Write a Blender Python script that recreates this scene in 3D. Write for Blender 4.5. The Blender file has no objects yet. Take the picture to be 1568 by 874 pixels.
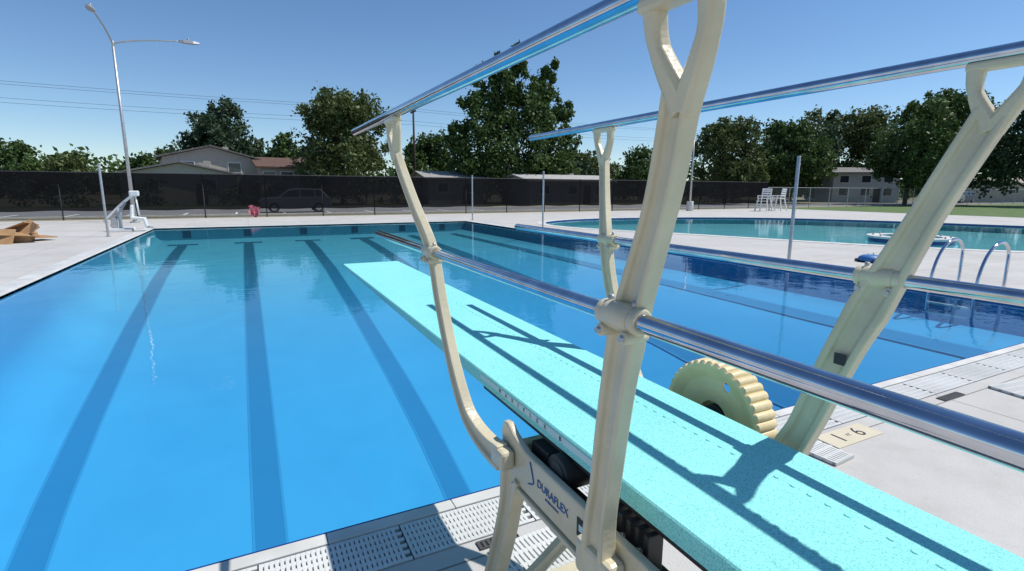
import bpy, bmesh, math, random
import numpy as np
from mathutils import Vector, Matrix, geometry
R=math.radians
sc=bpy.context.scene
col=sc.collection
sc.view_settings.view_transform='Standard'
sc.view_settings.look='None'
sc.view_settings.exposure=0

# ---------------- materials ----------------
def nn(t,typ,**kw):
    n=t.nodes.new(typ)
    for k,v in kw.items(): setattr(n,k,v)
    return n
def mat(name,c1,c2=None,rough=.6,metal=0,scale=5,detail=4,bump=0,bscale=None,spec=.5,coords='Object'):
    m=bpy.data.materials.new(name); m.use_nodes=True
    t=m.node_tree; b=t.nodes['Principled BSDF']
    b.inputs['Roughness'].default_value=rough; b.inputs['Metallic'].default_value=metal
    b.inputs['Specular IOR Level'].default_value=spec
    tc=nn(t,'ShaderNodeTexCoord')
    c2=c2 or tuple(x*.85 for x in c1)
    no=nn(t,'ShaderNodeTexNoise'); no.inputs['Scale'].default_value=scale; no.inputs['Detail'].default_value=detail
    t.links.new(tc.outputs[coords],no.inputs['Vector'])
    cr=nn(t,'ShaderNodeValToRGB'); cr.color_ramp.elements[0].position=.35; cr.color_ramp.elements[1].position=.65
    cr.color_ramp.elements[0].color=(*c1,1); cr.color_ramp.elements[1].color=(*c2,1)
    t.links.new(no.outputs['Fac'],cr.inputs['Fac']); t.links.new(cr.outputs['Color'],b.inputs['Base Color'])
    if bump:
        n2=nn(t,'ShaderNodeTexNoise'); n2.inputs['Scale'].default_value=bscale or scale*5; n2.inputs['Detail'].default_value=3
        t.links.new(tc.outputs[coords],n2.inputs['Vector'])
        bp=nn(t,'ShaderNodeBump'); bp.inputs['Strength'].default_value=bump; bp.inputs['Distance'].default_value=.01
        t.links.new(n2.outputs['Fac'],bp.inputs['Height']); t.links.new(bp.outputs['Normal'],b.inputs['Normal'])
    return m

M={}
M['cream']=mat('cream_paint',(.64,.57,.40),(.57,.505,.35),rough=.3,scale=9,bump=.15,bscale=60)
M['cream_y']=mat('cream_wheel',(.72,.60,.34),(.64,.52,.29),rough=.45,scale=9,bump=.1,bscale=60)
M['chrome']=mat('stainless',(.60,.61,.65),(.48,.49,.54),rough=.09,metal=1,scale=20,bump=.02,bscale=30)
M['galv']=mat('galvanised',(.5,.5,.5),(.4,.41,.42),rough=.45,metal=.6,scale=12)
M['black']=mat('black_rubber',(.015,.015,.017),(.03,.03,.03),rough=.5)
M['white']=mat('white_plastic',(.78,.78,.76),(.68,.68,.66),rough=.5,scale=3)
M['grate']=mat('grate_white',(.68,.68,.65),(.56,.56,.53),rough=.6,scale=2)
M['coping']=mat('coping_stone',(.64,.63,.59),(.52,.51,.47),rough=.75,scale=4,bump=.1)
M['dark']=mat('channel_dark',(.05,.05,.05),(.08,.08,.08),rough=.8)
M['channel']=mat('gutter_lining',(.34,.34,.33),(.2,.2,.2),rough=.8)
M['bluetile']=mat('blue_tile',(.01,.03,.16),(.015,.05,.2),rough=.25)
M['wood']=mat('pole_wood',(.07,.05,.04),(.04,.03,.02),rough=.9)
M['bark']=mat('bark',(.09,.07,.05),(.05,.04,.03),rough=.95,scale=6)
M['wire']=mat('wire_black',(.04,.04,.045),rough=.6)
M['asphalt']=mat('asphalt',(.15,.145,.14),(.11,.105,.10),rough=.9,scale=.5,bump=.1,bscale=40)
M['paint']=mat('road_paint',(.75,.75,.72),(.6,.6,.58),rough=.7)
M['lawn']=mat('lawn',(.07,.13,.03),(.11,.16,.05),rough=.95,scale=1.5,bump=.5,bscale=60)
M['ground']=mat('dry_ground',(.24,.20,.13),(.15,.15,.08),rough=.95,scale=.15,detail=8,bump=.3,bscale=8)
M['glass']=mat('window_glass',(.03,.04,.05),(.05,.06,.07),rough=.08)
M['tyre']=mat('tyre',(.02,.02,.02),rough=.8)
M['blue']=mat('blue_plastic',(.03,.16,.42),(.03,.13,.36),rough=.5)
M['card']=mat('cardboard',(.45,.27,.13),(.33,.19,.09),rough=.9,scale=3)
M['pink']=mat('pink_cloth',(.42,.05,.12),(.5,.2,.22),rough=.9,scale=8)
M['tile']=mat('marker_tile',(.66,.58,.42),(.6,.53,.38),rough=.5)
M['ink']=mat('ink_black',(.02,.02,.03),rough=.6)
M['inkblue']=mat('ink_blue',(.03,.12,.35),rough=.5)
M['sticker']=mat('sticker_white',(.55,.75,.74),rough=.4)

def board_mat():
    m=mat('board_grit',(.30,.79,.74),(.265,.74,.69),rough=.75,scale=2,spec=.25)
    t=m.node_tree;b=t.nodes['Principled BSDF']
    tc=[n for n in t.nodes if n.type=='TEX_COORD'][0]
    src=b.inputs['Base Color'].links[0].from_socket
    v=nn(t,'ShaderNodeTexNoise');v.inputs['Scale'].default_value=340;v.inputs['Detail'].default_value=2
    t.links.new(tc.outputs['Object'],v.inputs['Vector'])
    cr=nn(t,'ShaderNodeValToRGB');cr.color_ramp.elements[0].position=.36;cr.color_ramp.elements[1].position=.52
    cr.color_ramp.elements[0].color=(.50,.60,.60,1);cr.color_ramp.elements[1].color=(1,1,1,1)
    t.links.new(v.outputs['Fac'],cr.inputs['Fac'])
    mx=nn(t,'ShaderNodeMixRGB',blend_type='MULTIPLY');mx.inputs['Fac'].default_value=.8
    t.links.new(src,mx.inputs['Color1']);t.links.new(cr.outputs['Color'],mx.inputs['Color2'])
    s=nn(t,'ShaderNodeTexNoise');s.inputs['Scale'].default_value=14;s.inputs['Detail'].default_value=8;s.inputs['Roughness'].default_value=.7
    t.links.new(tc.outputs['Object'],s.inputs['Vector'])
    c2=nn(t,'ShaderNodeValToRGB');c2.color_ramp.elements[0].position=.28;c2.color_ramp.elements[1].position=.42
    c2.color_ramp.elements[0].color=(.82,.86,.86,1);c2.color_ramp.elements[1].color=(1,1,1,1)
    t.links.new(s.outputs['Fac'],c2.inputs['Fac'])
    m2=nn(t,'ShaderNodeMixRGB',blend_type='MULTIPLY');m2.inputs['Fac'].default_value=1
    t.links.new(mx.outputs['Color'],m2.inputs['Color1']);t.links.new(c2.outputs['Color'],m2.inputs['Color2'])
    t.links.new(m2.outputs['Color'],b.inputs['Base Color'])
    bp=nn(t,'ShaderNodeBump');bp.inputs['Strength'].default_value=.35;bp.inputs['Distance'].default_value=.002
    t.links.new(v.outputs['Fac'],bp.inputs['Height']);t.links.new(bp.outputs['Normal'],b.inputs['Normal'])
    return m
M['board']=board_mat()
def deck_mat():
    m=mat('deck_concrete',(.53,.515,.485),(.47,.455,.43),rough=.85,scale=.7,detail=9,bump=.3,bscale=90)
    t=m.node_tree;b=t.nodes['Principled BSDF']
    tc=[n for n in t.nodes if n.type=='TEX_COORD'][0]
    src=b.inputs['Base Color'].links[0].from_socket
    br=nn(t,'ShaderNodeTexBrick');br.offset=0
    br.inputs['Scale'].default_value=1;br.inputs['Mortar Size'].default_value=.006
    br.inputs['Brick Width'].default_value=2.4;br.inputs['Row Height'].default_value=1.9
    br.inputs['Color1'].default_value=(1,1,1,1);br.inputs['Color2'].default_value=(.95,.95,.95,1);br.inputs['Mortar'].default_value=(.45,.43,.41,1)
    t.links.new(tc.outputs['Object'],br.inputs['Vector'])
    mx=nn(t,'ShaderNodeMixRGB',blend_type='MULTIPLY');mx.inputs['Fac'].default_value=1
    t.links.new(src,mx.inputs['Color1']);t.links.new(br.outputs['Color'],mx.inputs['Color2'])
    prev=mx.outputs['Color']
    for scl,p0,p1,dark in ((3.5,.3,.55,.90),(55,.30,.42,.78),(11,.22,.36,.84)):
        n3=nn(t,'ShaderNodeTexNoise');n3.inputs['Scale'].default_value=scl;n3.inputs['Detail'].default_value=8;n3.inputs['Roughness'].default_value=.7
        t.links.new(tc.outputs['Object'],n3.inputs['Vector'])
        cr=nn(t,'ShaderNodeValToRGB');cr.color_ramp.elements[0].position=p0;cr.color_ramp.elements[1].position=p1
        cr.color_ramp.elements[0].color=(dark,dark*.985,dark*.96,1);cr.color_ramp.elements[1].color=(1,1,1,1)
        t.links.new(n3.outputs['Fac'],cr.inputs['Fac'])
        m2=nn(t,'ShaderNodeMixRGB',blend_type='MULTIPLY');m2.inputs['Fac'].default_value=1
        t.links.new(prev,m2.inputs['Color1']);t.links.new(cr.outputs['Color'],m2.inputs['Color2']);prev=m2.outputs['Color']
    t.links.new(prev,b.inputs['Base Color'])
    return m
M['deck']=deck_mat()
def depth_mat(name,near,far,y0,y1,var=.05):  # deep water's absorption of light is painted into the colour, blended along y
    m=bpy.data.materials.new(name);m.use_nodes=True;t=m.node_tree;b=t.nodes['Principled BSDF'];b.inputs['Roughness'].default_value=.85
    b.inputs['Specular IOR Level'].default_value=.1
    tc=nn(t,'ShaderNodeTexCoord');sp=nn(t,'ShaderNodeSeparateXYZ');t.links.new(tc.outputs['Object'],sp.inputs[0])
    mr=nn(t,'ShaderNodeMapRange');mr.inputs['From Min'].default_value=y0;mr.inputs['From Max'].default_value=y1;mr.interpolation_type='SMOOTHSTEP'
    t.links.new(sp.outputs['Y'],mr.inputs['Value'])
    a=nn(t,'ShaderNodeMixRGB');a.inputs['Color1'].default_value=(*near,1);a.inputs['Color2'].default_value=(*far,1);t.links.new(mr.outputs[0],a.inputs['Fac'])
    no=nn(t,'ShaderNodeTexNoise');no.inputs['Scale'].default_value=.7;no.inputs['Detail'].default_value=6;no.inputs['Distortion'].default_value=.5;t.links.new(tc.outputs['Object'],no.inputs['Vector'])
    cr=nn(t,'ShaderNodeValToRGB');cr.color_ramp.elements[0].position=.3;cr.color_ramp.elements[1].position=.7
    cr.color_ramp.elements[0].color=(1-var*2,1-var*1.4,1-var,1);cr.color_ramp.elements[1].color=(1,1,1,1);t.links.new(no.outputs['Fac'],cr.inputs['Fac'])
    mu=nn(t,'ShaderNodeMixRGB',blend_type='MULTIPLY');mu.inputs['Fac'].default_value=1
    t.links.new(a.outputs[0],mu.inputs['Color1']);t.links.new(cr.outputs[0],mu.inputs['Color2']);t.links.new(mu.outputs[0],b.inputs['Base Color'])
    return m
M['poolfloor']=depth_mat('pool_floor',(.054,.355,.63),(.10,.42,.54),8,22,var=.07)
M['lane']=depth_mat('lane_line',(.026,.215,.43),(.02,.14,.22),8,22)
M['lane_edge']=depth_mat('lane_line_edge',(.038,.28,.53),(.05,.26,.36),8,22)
M['poolfloor2']=mat('pool_floor_shallow',(.17,.55,.64),(.14,.50,.60),rough=.8,scale=.5)
M['poolwall']=mat('pool_wall_shallow',(.20,.56,.66),(.16,.50,.62),rough=.7)
def water_mat(name,tint):
    m=bpy.data.materials.new(name);m.use_nodes=True;t=m.node_tree
    for n in list(t.nodes): t.nodes.remove(n)
    out=nn(t,'ShaderNodeOutputMaterial');mix=nn(t,'ShaderNodeMixShader');tr=nn(t,'ShaderNodeBsdfTransparent');gl=nn(t,'ShaderNodeBsdfGlossy')
    fr=nn(t,'ShaderNodeFresnel');fr.inputs['IOR'].default_value=1.31
    tr.inputs['Color'].default_value=(*tint,1);gl.inputs['Roughness'].default_value=.02
    tc=nn(t,'ShaderNodeTexCoord')
    n1=nn(t,'ShaderNodeTexNoise');n1.inputs['Scale'].default_value=1.6;n1.inputs['Detail'].default_value=3
    n2=nn(t,'ShaderNodeTexNoise');n2.inputs['Scale'].default_value=9;n2.inputs['Detail'].default_value=2
    t.links.new(tc.outputs['Object'],n1.inputs['Vector']);t.links.new(tc.outputs['Object'],n2.inputs['Vector'])
    b1=nn(t,'ShaderNodeBump');b1.inputs['Strength'].default_value=.16;b1.inputs['Distance'].default_value=.03
    b2=nn(t,'ShaderNodeBump');b2.inputs['Strength'].default_value=.11;b2.inputs['Distance'].default_value=.008
    t.links.new(n1.outputs['Fac'],b1.inputs['Height']);t.links.new(n2.outputs['Fac'],b2.inputs['Height'])
    t.links.new(b1.outputs['Normal'],b2.inputs['Normal'])
    t.links.new(b2.outputs['Normal'],gl.inputs['Normal']);t.links.new(b2.outputs['Normal'],fr.inputs['Normal'])
    t.links.new(fr.outputs[0],mix.inputs[0]);t.links.new(tr.outputs[0],mix.inputs[1]);t.links.new(gl.outputs[0],mix.inputs[2])
    t.links.new(mix.outputs[0],out.inputs['Surface'])
    return m
M['water']=water_mat('pool_water',(.86,.955,.98))
M['water2']=water_mat('pool_water_shallow',(.90,.97,.98))
def screen_mat():
    m=bpy.data.materials.new('privacy_mesh');m.use_nodes=True;t=m.node_tree
    b=t.nodes['Principled BSDF'];out=[n for n in t.nodes if n.type=='OUTPUT_MATERIAL'][0]
    b.inputs['Roughness'].default_value=.9;b.inputs['Specular IOR Level'].default_value=.05
    tc=nn(t,'ShaderNodeTexCoord');n=nn(t,'ShaderNodeTexNoise');n.inputs['Scale'].default_value=.8;n.inputs['Detail'].default_value=6
    t.links.new(tc.outputs['Object'],n.inputs['Vector'])
    cr=nn(t,'ShaderNodeValToRGB');cr.color_ramp.elements[0].color=(.005,.005,.006,1);cr.color_ramp.elements[1].color=(.013,.013,.015,1)
    t.links.new(n.outputs['Fac'],cr.inputs['Fac']);t.links.new(cr.outputs['Color'],b.inputs['Base Color'])
    tr=nn(t,'ShaderNodeBsdfTransparent');mx=nn(t,'ShaderNodeMixShader');mx.inputs[0].default_value=.945
    t.links.new(tr.outputs[0],mx.inputs[1]);t.links.new(b.outputs[0],mx.inputs[2]);t.links.new(mx.outputs[0],out.inputs['Surface'])
    return m
M['screen']=screen_mat()
def chain_mat():
    m=bpy.data.materials.new('chain_link');m.use_nodes=True;t=m.node_tree
    b=t.nodes['Principled BSDF'];out=[n for n in t.nodes if n.type=='OUTPUT_MATERIAL'][0]
    b.inputs['Base Color'].default_value=(.12,.12,.12,1);b.inputs['Roughness'].default_value=.5
    tc=nn(t,'ShaderNodeTexCoord');mp=nn(t,'ShaderNodeMapping');mp.inputs['Rotation'].default_value=(0,R(45),0)
    t.links.new(tc.outputs['Object'],mp.inputs['Vector'])
    sep=nn(t,'ShaderNodeSeparateXYZ');t.links.new(mp.outputs[0],sep.inputs[0])
    outs=[]
    for ax in ('X','Z'):
        mu=nn(t,'ShaderNodeMath',operation='MULTIPLY');mu.inputs[1].default_value=18
        f=nn(t,'ShaderNodeMath',operation='FRACT');l=nn(t,'ShaderNodeMath',operation='LESS_THAN');l.inputs[1].default_value=.11
        t.links.new(sep.outputs[ax],mu.inputs[0]);t.links.new(mu.outputs[0],f.inputs[0]);t.links.new(f.outputs[0],l.inputs[0]);outs.append(l)
    mxm=nn(t,'ShaderNodeMath',operation='MAXIMUM');t.links.new(outs[0].outputs[0],mxm.inputs[0]);t.links.new(outs[1].outputs[0],mxm.inputs[1])
    tr=nn(t,'ShaderNodeBsdfTransparent');mx=nn(t,'ShaderNodeMixShader')
    t.links.new(mxm.outputs[0],mx.inputs[0]);t.links.new(tr.outputs[0],mx.inputs[1]);t.links.new(b.outputs[0],mx.inputs[2]);t.links.new(mx.outputs[0],out.inputs['Surface'])
    return m
M['chain']=chain_mat()
def leaf_mat(name,c1,c2,c3):
    m=bpy.data.materials.new(name);m.use_nodes=True;t=m.node_tree;b=t.nodes['Principled BSDF'];out=[n for n in t.nodes if n.type=='OUTPUT_MATERIAL'][0]
    g=nn(t,'ShaderNodeNewGeometry');cr=nn(t,'ShaderNodeValToRGB')
    cr.color_ramp.elements[0].color=(*c1,1);cr.color_ramp.elements[1].color=(*c3,1)
    e=cr.color_ramp.elements.new(.55);e.color=(*c2,1)
    tc=nn(t,'ShaderNodeTexCoord');n=nn(t,'ShaderNodeTexNoise');n.inputs['Scale'].default_value=.6
    t.links.new(tc.outputs['Object'],n.inputs['Vector'])
    ad=nn(t,'ShaderNodeMath',operation='ADD');ml=nn(t,'ShaderNodeMath',operation='MULTIPLY');ml.inputs[1].default_value=.45
    t.links.new(g.outputs['Random Per Island'],ml.inputs[0])
    m2=nn(t,'ShaderNodeMath',operation='MULTIPLY');m2.inputs[1].default_value=.65;t.links.new(n.outputs['Fac'],m2.inputs[0])
    t.links.new(ml.outputs[0],ad.inputs[0]);t.links.new(m2.outputs[0],ad.inputs[1])
    t.links.new(ad.outputs[0],cr.inputs['Fac']);t.links.new(cr.outputs['Color'],b.inputs['Base Color'])
    b.inputs['Roughness'].default_value=.6;b.inputs['Specular IOR Level'].default_value=.3
    tl=nn(t,'ShaderNodeBsdfTranslucent');t.links.new(cr.outputs['Color'],tl.inputs['Color'])
    mx=nn(t,'ShaderNodeMixShader');mx.inputs[0].default_value=.22
    t.links.new(b.outputs[0],mx.inputs[1]);t.links.new(tl.outputs[0],mx.inputs[2]);t.links.new(mx.outputs[0],out.inputs['Surface'])
    return m
M['leaf']=leaf_mat('foliage',(.028,.058,.016),(.065,.118,.03),(.14,.20,.06))
M['leaf_dark']=leaf_mat('foliage_dark',(.02,.045,.024),(.045,.082,.038),(.09,.14,.065))
M['leaf_olive']=leaf_mat('foliage_olive',(.042,.062,.018),(.09,.125,.037),(.17,.20,.075))

# ---------------- helpers ----------------
def empty(name,loc=(0,0,0)):
    e=bpy.data.objects.new(name,None);col.objects.link(e);e.location=loc;e.empty_display_size=.2;return e
def obj(name,verts,faces,m,parent=None,smooth=False,bevel=0,seg=2):
    me=bpy.data.meshes.new(name);me.from_pydata([tuple(v) for v in verts],[],faces);me.update()
    bm=bmesh.new();bm.from_mesh(me);bmesh.ops.recalc_face_normals(bm,faces=bm.faces);bm.to_mesh(me);bm.free()
    o=bpy.data.objects.new(name,me);col.objects.link(o)
    if isinstance(m,str): m=M[m]
    me.materials.append(m)
    if smooth:
        for p in me.polygons:p.use_smooth=True
    if bevel:
        b=o.modifiers.new('bevel','BEVEL');b.width=bevel;b.segments=seg;b.limit_method='ANGLE';b.angle_limit=R(35)
    if parent: o.parent=parent
    return o
def boxdata(x0,x1,y0,y1,z0,z1,V,F):
    n=len(V);V+=[(x0,y0,z0),(x1,y0,z0),(x1,y1,z0),(x0,y1,z0),(x0,y0,z1),(x1,y0,z1),(x1,y1,z1),(x0,y1,z1)]
    F+=[tuple(n+i for i in f) for f in ((0,3,2,1),(4,5,6,7),(0,1,5,4),(1,2,6,5),(2,3,7,6),(3,0,4,7))]
def box(name,x0,x1,y0,y1,z0,z1,m,parent=None,bevel=0):
    V=[];F=[];boxdata(x0,x1,y0,y1,z0,z1,V,F);return obj(name,V,F,m,parent,bevel=bevel)
def crom(P,n=6):
    P=[Vector(p) for p in P]
    if len(P)<3:return P
    Q=[P[0]*2-P[1]]+P+[P[-1]*2-P[-2]];out=[]
    for i in range(1,len(Q)-2):
        for k in range(n):
            t=k/n;a,b,c,d=Q[i-1],Q[i],Q[i+1],Q[i+2]
            out.append(.5*((2*b)+(c-a)*t+(2*a-5*b+4*c-d)*t*t+(-a+3*b-3*c+d)*t**3))
    out.append(P[-1]);return out
def tubedata(P,r,V,F,seg=12,caps=True):
    P=[Vector(p) for p in P];n0=len(V);N=None
    for i,p in enumerate(P):
        T=((P[min(i+1,len(P)-1)]-P[max(i-1,0)])).normalized()
        if N is None: N=T.orthogonal().normalized()
        N=(N-T*N.dot(T)).normalized();B=T.cross(N)
        rr=r(i/(len(P)-1)) if callable(r) else r
        for k in range(seg):
            a=2*math.pi*k/seg;V.append(tuple(p+(N*math.cos(a)+B*math.sin(a))*rr))
    for i in range(len(P)-1):
        for k in range(seg):
            a=n0+i*seg+k;b=n0+i*seg+(k+1)%seg;F.append((a,b,b+seg,a+seg))
    if caps:
        F.append(tuple(n0+k for k in range(seg))[::-1]);e=n0+(len(P)-1)*seg;F.append(tuple(e+k for k in range(seg)))
def tube(name,P,r,m,parent=None,seg=14,bevel=0):
    V=[];F=[];tubedata(P,r,V,F,seg);o=obj(name,V,F,m,parent)
    for p in o.data.polygons:
        if len(p.vertices)==4:p.use_smooth=True
    if bevel:
        b=o.modifiers.new('bevel','BEVEL');b.width=bevel;b.segments=2;b.limit_method='ANGLE';b.angle_limit=R(50)
    return o
PROF=[(-1,-1),(-1,1),(-.62,1),(-.42,.3),(.42,.3),(.62,1),(1,1),(1,-1),(.62,-1),(.42,-.3),(-.42,-.3),(-.62,-1)]
def sweep(name,P,wf,tf,m,parent=None,prof=PROF,bevel=.005,ref=Vector((1,0,0))):
    P=[Vector(p) for p in P];V=[];F=[];n=len(prof)
    for i,p in enumerate(P):
        T=(P[min(i+1,len(P)-1)]-P[max(i-1,0)]).normalized()
        B=(ref-T*ref.dot(T)).normalized();W=T.cross(B)
        s=i/(len(P)-1);w=wf(s)/2;t=tf(s)/2
        for a,b in prof:V.append(tuple(p+W*a*w+B*b*t))
    for i in range(len(P)-1):
        for k in range(n):
            a=i*n+k;b=i*n+(k+1)%n;F.append((a,b,b+n,a+n))
    F.append(tuple(range(n))[::-1]);F.append(tuple((len(P)-1)*n+k for k in range(n)))
    return obj(name,V,F,m,parent,bevel=bevel,seg=3)
def lerp(*pts):
    def f(s):
        for (a,va),(b,vb) in zip(pts,pts[1:]):
            if s<=b:return va+(vb-va)*(s-a)/(b-a)
        return pts[-1][1]
    return f
def cylx(name,x0,x1,y,z,r,m,parent=None,seg=28,bevel=.004):
    return tube(name,[(x0,y,z),(x1,y,z)],r,m,parent,seg,bevel)
def text(name,body,size,mtx,m,parent=None,ext=.0006,align='CENTER',space=1):
    c=bpy.data.curves.new(name,'FONT');c.body=body;c.size=size;c.extrude=ext;c.align_x=align;c.align_y='CENTER';c.space_character=space
    o=bpy.data.objects.new(name,c);col.objects.link(o);o.matrix_world=mtx;c.materials.append(M[m])
    if parent:o.parent=parent
    return o
def frame(loc,xa,ya):
    xa=Vector(xa).normalized();ya=Vector(ya).normalized();za=xa.cross(ya)
    m=Matrix((xa,ya,za)).transposed().to_4x4();m.translation=Vector(loc);return m

# ---------------- pool geometry ----------------
XL,XR_,YN,YF=-3.4,10.0,2.37,25.3
WL=-.04
G=.27;C=.09
def rect(x0,x1,y0,y1):return [(x0,y0),(x1,y0),(x1,y1),(x0,y1)]
hole1=rect(XL-C-G,XR_+C+G,YN-C-G,YF+C+G)
ctrl=[(12.6,19.2),(13.4,17),(14.4,15.2),(15.6,12.2),(17,9),(19,6.3),(22.5,4),(27,3),(32,4.2),(34,8),(32.6,12.5),(31,17),(28,21.2),(23,23.8),(17.5,24.6),(14,23.4),(12.6,21.3)]
def closed(P,n=5):
    out=[];L=len(P)
    for i in range(L):
        a,b,c,d=[Vector(P[(i+k)%L]) for k in (-1,0,1,2)]
        for k in range(n):
            t=k/n;out.append(.5*((2*b)+(c-a)*t+(2*a-5*b+4*c-d)*t*t+(-a+3*b-3*c+d)*t**3))
    return out
free=[tuple(p) for p in closed([(*p,0) for p in ctrl])]
free=[(p[0],p[1]) for p in free]
def offset(P,d):
    out=[];L=len(P)
    for i in range(L):
        a=Vector(P[i-1]);b=Vector(P[(i+1)%L]);t=(b-a).normalized();out.append((P[i][0]+t.y*d,P[i][1]-t.x*d))
    return out
hole2=offset(free,.42)
def sheet(name,outer,holes,z,m):
    polys=[[Vector((*p,0)) for p in outer]]+[[Vector((*p,0)) for p in h] for h in holes]
    flat=[p for q in polys for p in q];tri=geometry.tessellate_polygon(polys)
    o=obj(name,[(p.x,p.y,z) for p in flat],[tuple(t) for t in tri],m)
    if o.data.polygons[0].normal.z<0:o.data.flip_normals()
    return o
sheet('ground',rect(-900,1500,-300,1500),[hole1,hole2],-.03,'ground')
sheet('pool_deck',rect(-60,75,-20,33.1),[hole1,hole2],0,'deck')

def depth0(y):
    pts=[(2.3,-2.6),(5.6,-2.45),(7.2,-2.05),(9,-1.75),(13,-1.25),(17,-.85),(21,-.62),(25.4,-.5)]
    for (a,va),(b,vb) in zip(pts,pts[1:]):
        if y<=b:return va+(vb-va)*(y-a)/(b-a)
    return pts[-1][1]
def depth(x,y):
    t=min(1,max(0,(x-3.0)/6.6));t=t*t*(3-2*t);d=depth0(y)
    return d+(max(d,-.5)-d)*t
pool=empty('swimming_pool')
ys=[YN+(YF-YN)*i/60 for i in range(61)]
def section(y):
    d=depth0(y);rc=min(.75,abs(d)*.6);P=[(XL,-.05),(XL,(d+rc-.05)/2),(XL,d+rc)]
    for k in range(1,9):
        a=math.pi/2*k/8;P.append((XL+rc*(1-math.cos(a)),d+rc*(1-math.sin(a))))
    xs=[-1,1,3]+[3+6.3*i/14 for i in range(1,15)]
    P+=[(x,depth(x,y)) for x in xs]
    e=depth(9.3,y)
    P+=[(9.75,e+.08),(9.93,e+.2),(XR_,e+.3),(XR_,-.05)]
    return P
V=[];F=[]
for y in ys:
    S_=section(y);V+=[(x,y,z) for x,z in S_]
n=len(S_)
for i in range(60):
    for k in range(n-1):F.append((i*n+k,i*n+k+1,(i+1)*n+k+1,(i+1)*n+k))
F.append(tuple(range(n)));F.append(tuple(60*n+k for k in range(n)))
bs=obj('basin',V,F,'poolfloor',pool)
for p in bs.data.polygons:
    if len(p.vertices)==4:p.use_smooth=True
V=[];F=[]
boxdata(XL-.02,XR_+.02,YF+.001,YF+.03,-.09,-.006,V,F);boxdata(XL-.02,XR_+.02,YN-.03,YN-.001,-.09,-.006,V,F)
boxdata(XL-.03,XL-.001,YN,YF,-.06,-.006,V,F);boxdata(XR_+.001,XR_+.03,YN,YF,-.06,-.006,V,F)
obj('waterline_tiles',V,F,'bluetile',pool)
V=[];F=[]
# strips share the floor's own y sections so they lie evenly on it
def strip(x0,x1,i0,i1):
    lift=.005 if x1<3 else .018
    n=len(V)
    for i in range(i0,i1+1):
        y=ys[i];V.extend([(x0,y,depth(x0,y)+lift),(x1,y,depth(x1,y)+lift)])
    for i in range(i1-i0):F.append((n+2*i,n+2*i+1,n+2*i+3,n+2*i+2))
lanes=[-2.3+2.25*k for k in range(6)]
lanes[-1]=8.75
for x in lanes:
    strip(x-.155,x+.155,2,56)
    if x<6:strip(x-.5,x-.156,55,56);strip(x+.156,x+.5,55,56)
    n=len(V);V+=[(x-.15,YF-.006,-.42),(x+.15,YF-.006,-.42),(x+.15,YF-.006,-.12),(x-.15,YF-.006,-.12)];F.append((n,n+1,n+2,n+3))
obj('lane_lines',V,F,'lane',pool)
V=[];F=[]
for x in lanes:
    strip(x-.185,x-.156,2,54);strip(x+.156,x+.185,2,54)
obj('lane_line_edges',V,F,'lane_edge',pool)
V=[(XL-.001,YN-.001,WL),(XR_+.001,YN-.001,WL),(XR_+.001,YF+.001,WL),(XL-.001,YF+.001,WL)]
o=obj('water_surface',V,[(0,1,2,3)],'water',pool)
if o.data.polygons[0].normal.z<0:o.data.flip_normals()
V=[];F=[]
def run(a,b,L,fn):
    n=round((b-a)/L);l=(b-a)/n
    for i in range(n):fn(a+i*l+.0015,a+(i+1)*l-.0015)
run(XL-C,XR_+C,.61,lambda a,b:boxdata(a,b,YN-C,YN-.014,-.06,.010,V,F))
run(XL-C,XR_+C,.61,lambda a,b:boxdata(a,b,YF+.001,YF+C,-.06,.010,V,F))
run(YN,YF,.61,lambda a,b:boxdata(XL-C,XL-.001,a,b,-.06,.010,V,F))
run(YN,YF,.61,lambda a,b:boxdata(XR_+.001,XR_+C,a,b,-.06,.010,V,F))
obj('coping',V,F,'coping',pool,bevel=.004,seg=2)
box('coping_edge_tile',XL,XR_,YN-.0125,YN-.0005,-.05,.006,'bluetile',pool)
V=[];F=[]
for r in (rect(XL-C-G,XR_+C+G,YN-C-G,YN-C),rect(XL-C-G,XR_+C+G,YF+C,YF+C+G),rect(XL-C-G,XL-C,YN-C,YF+C),rect(XR_+C,XR_+C+G,YN-C,YF+C)):
    n=len(V);V+=[(p[0],p[1],-.03) for p in r];F.append((n,n+1,n+2,n+3))
    for k in range(4):
        a=r[k];b=r[(k+1)%4];n=len(V);V+=[(a[0],a[1],-.03),(b[0],b[1],-.03),(b[0],b[1],-.002),(a[0],a[1],-.002)];F.append((n,n+1,n+2,n+3))
obj('gutter_channel',V,F,'channel',pool)
def grate(x0,x1,y0,y1,along,V,F,pitch=.021,bar=.0145,ribs=5,z=.004,zb=-.012):
    def bx(a0,a1,b0,b1,zt):
        if along=='x':boxdata(a0,a1,b0,b1,zb,zt,V,F)
        else:boxdata(b0,b1,a0,a1,zb,zt,V,F)
    A0,A1,B0,B1=(x0,x1,y0,y1) if along=='x' else (y0,y1,x0,x1)
    n=int((A1-A0)/pitch)
    for i in range(n):
        a=A0+i*pitch;bx(a,a+bar,B0+.004,B1-.004,z)
    w=(B1-B0)
    for k in range(ribs+1):
        c=B0+.014+(w-.028)*k/ribs;hw=.011;bx(A0,A1,c-hw,c+hw,z-.0012)
V=[];F=[]
def seg_grate(a,b,f0,f1,along,pitch=.021,bar=.0145):
    L=.61;n=round((b-a)/L);l=(b-a)/n
    for i in range(n):
        if along=='x':grate(a+i*l+.003,a+(i+1)*l-.003,f0,f1,'x',V,F,pitch,bar)
        else:grate(f0,f1,a+i*l+.003,a+(i+1)*l-.003,'y',V,F,pitch,bar)
seg_grate(XL-C-G,XR_+C+G,YN-C-G+.004,YN-C-.004,'x')
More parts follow.
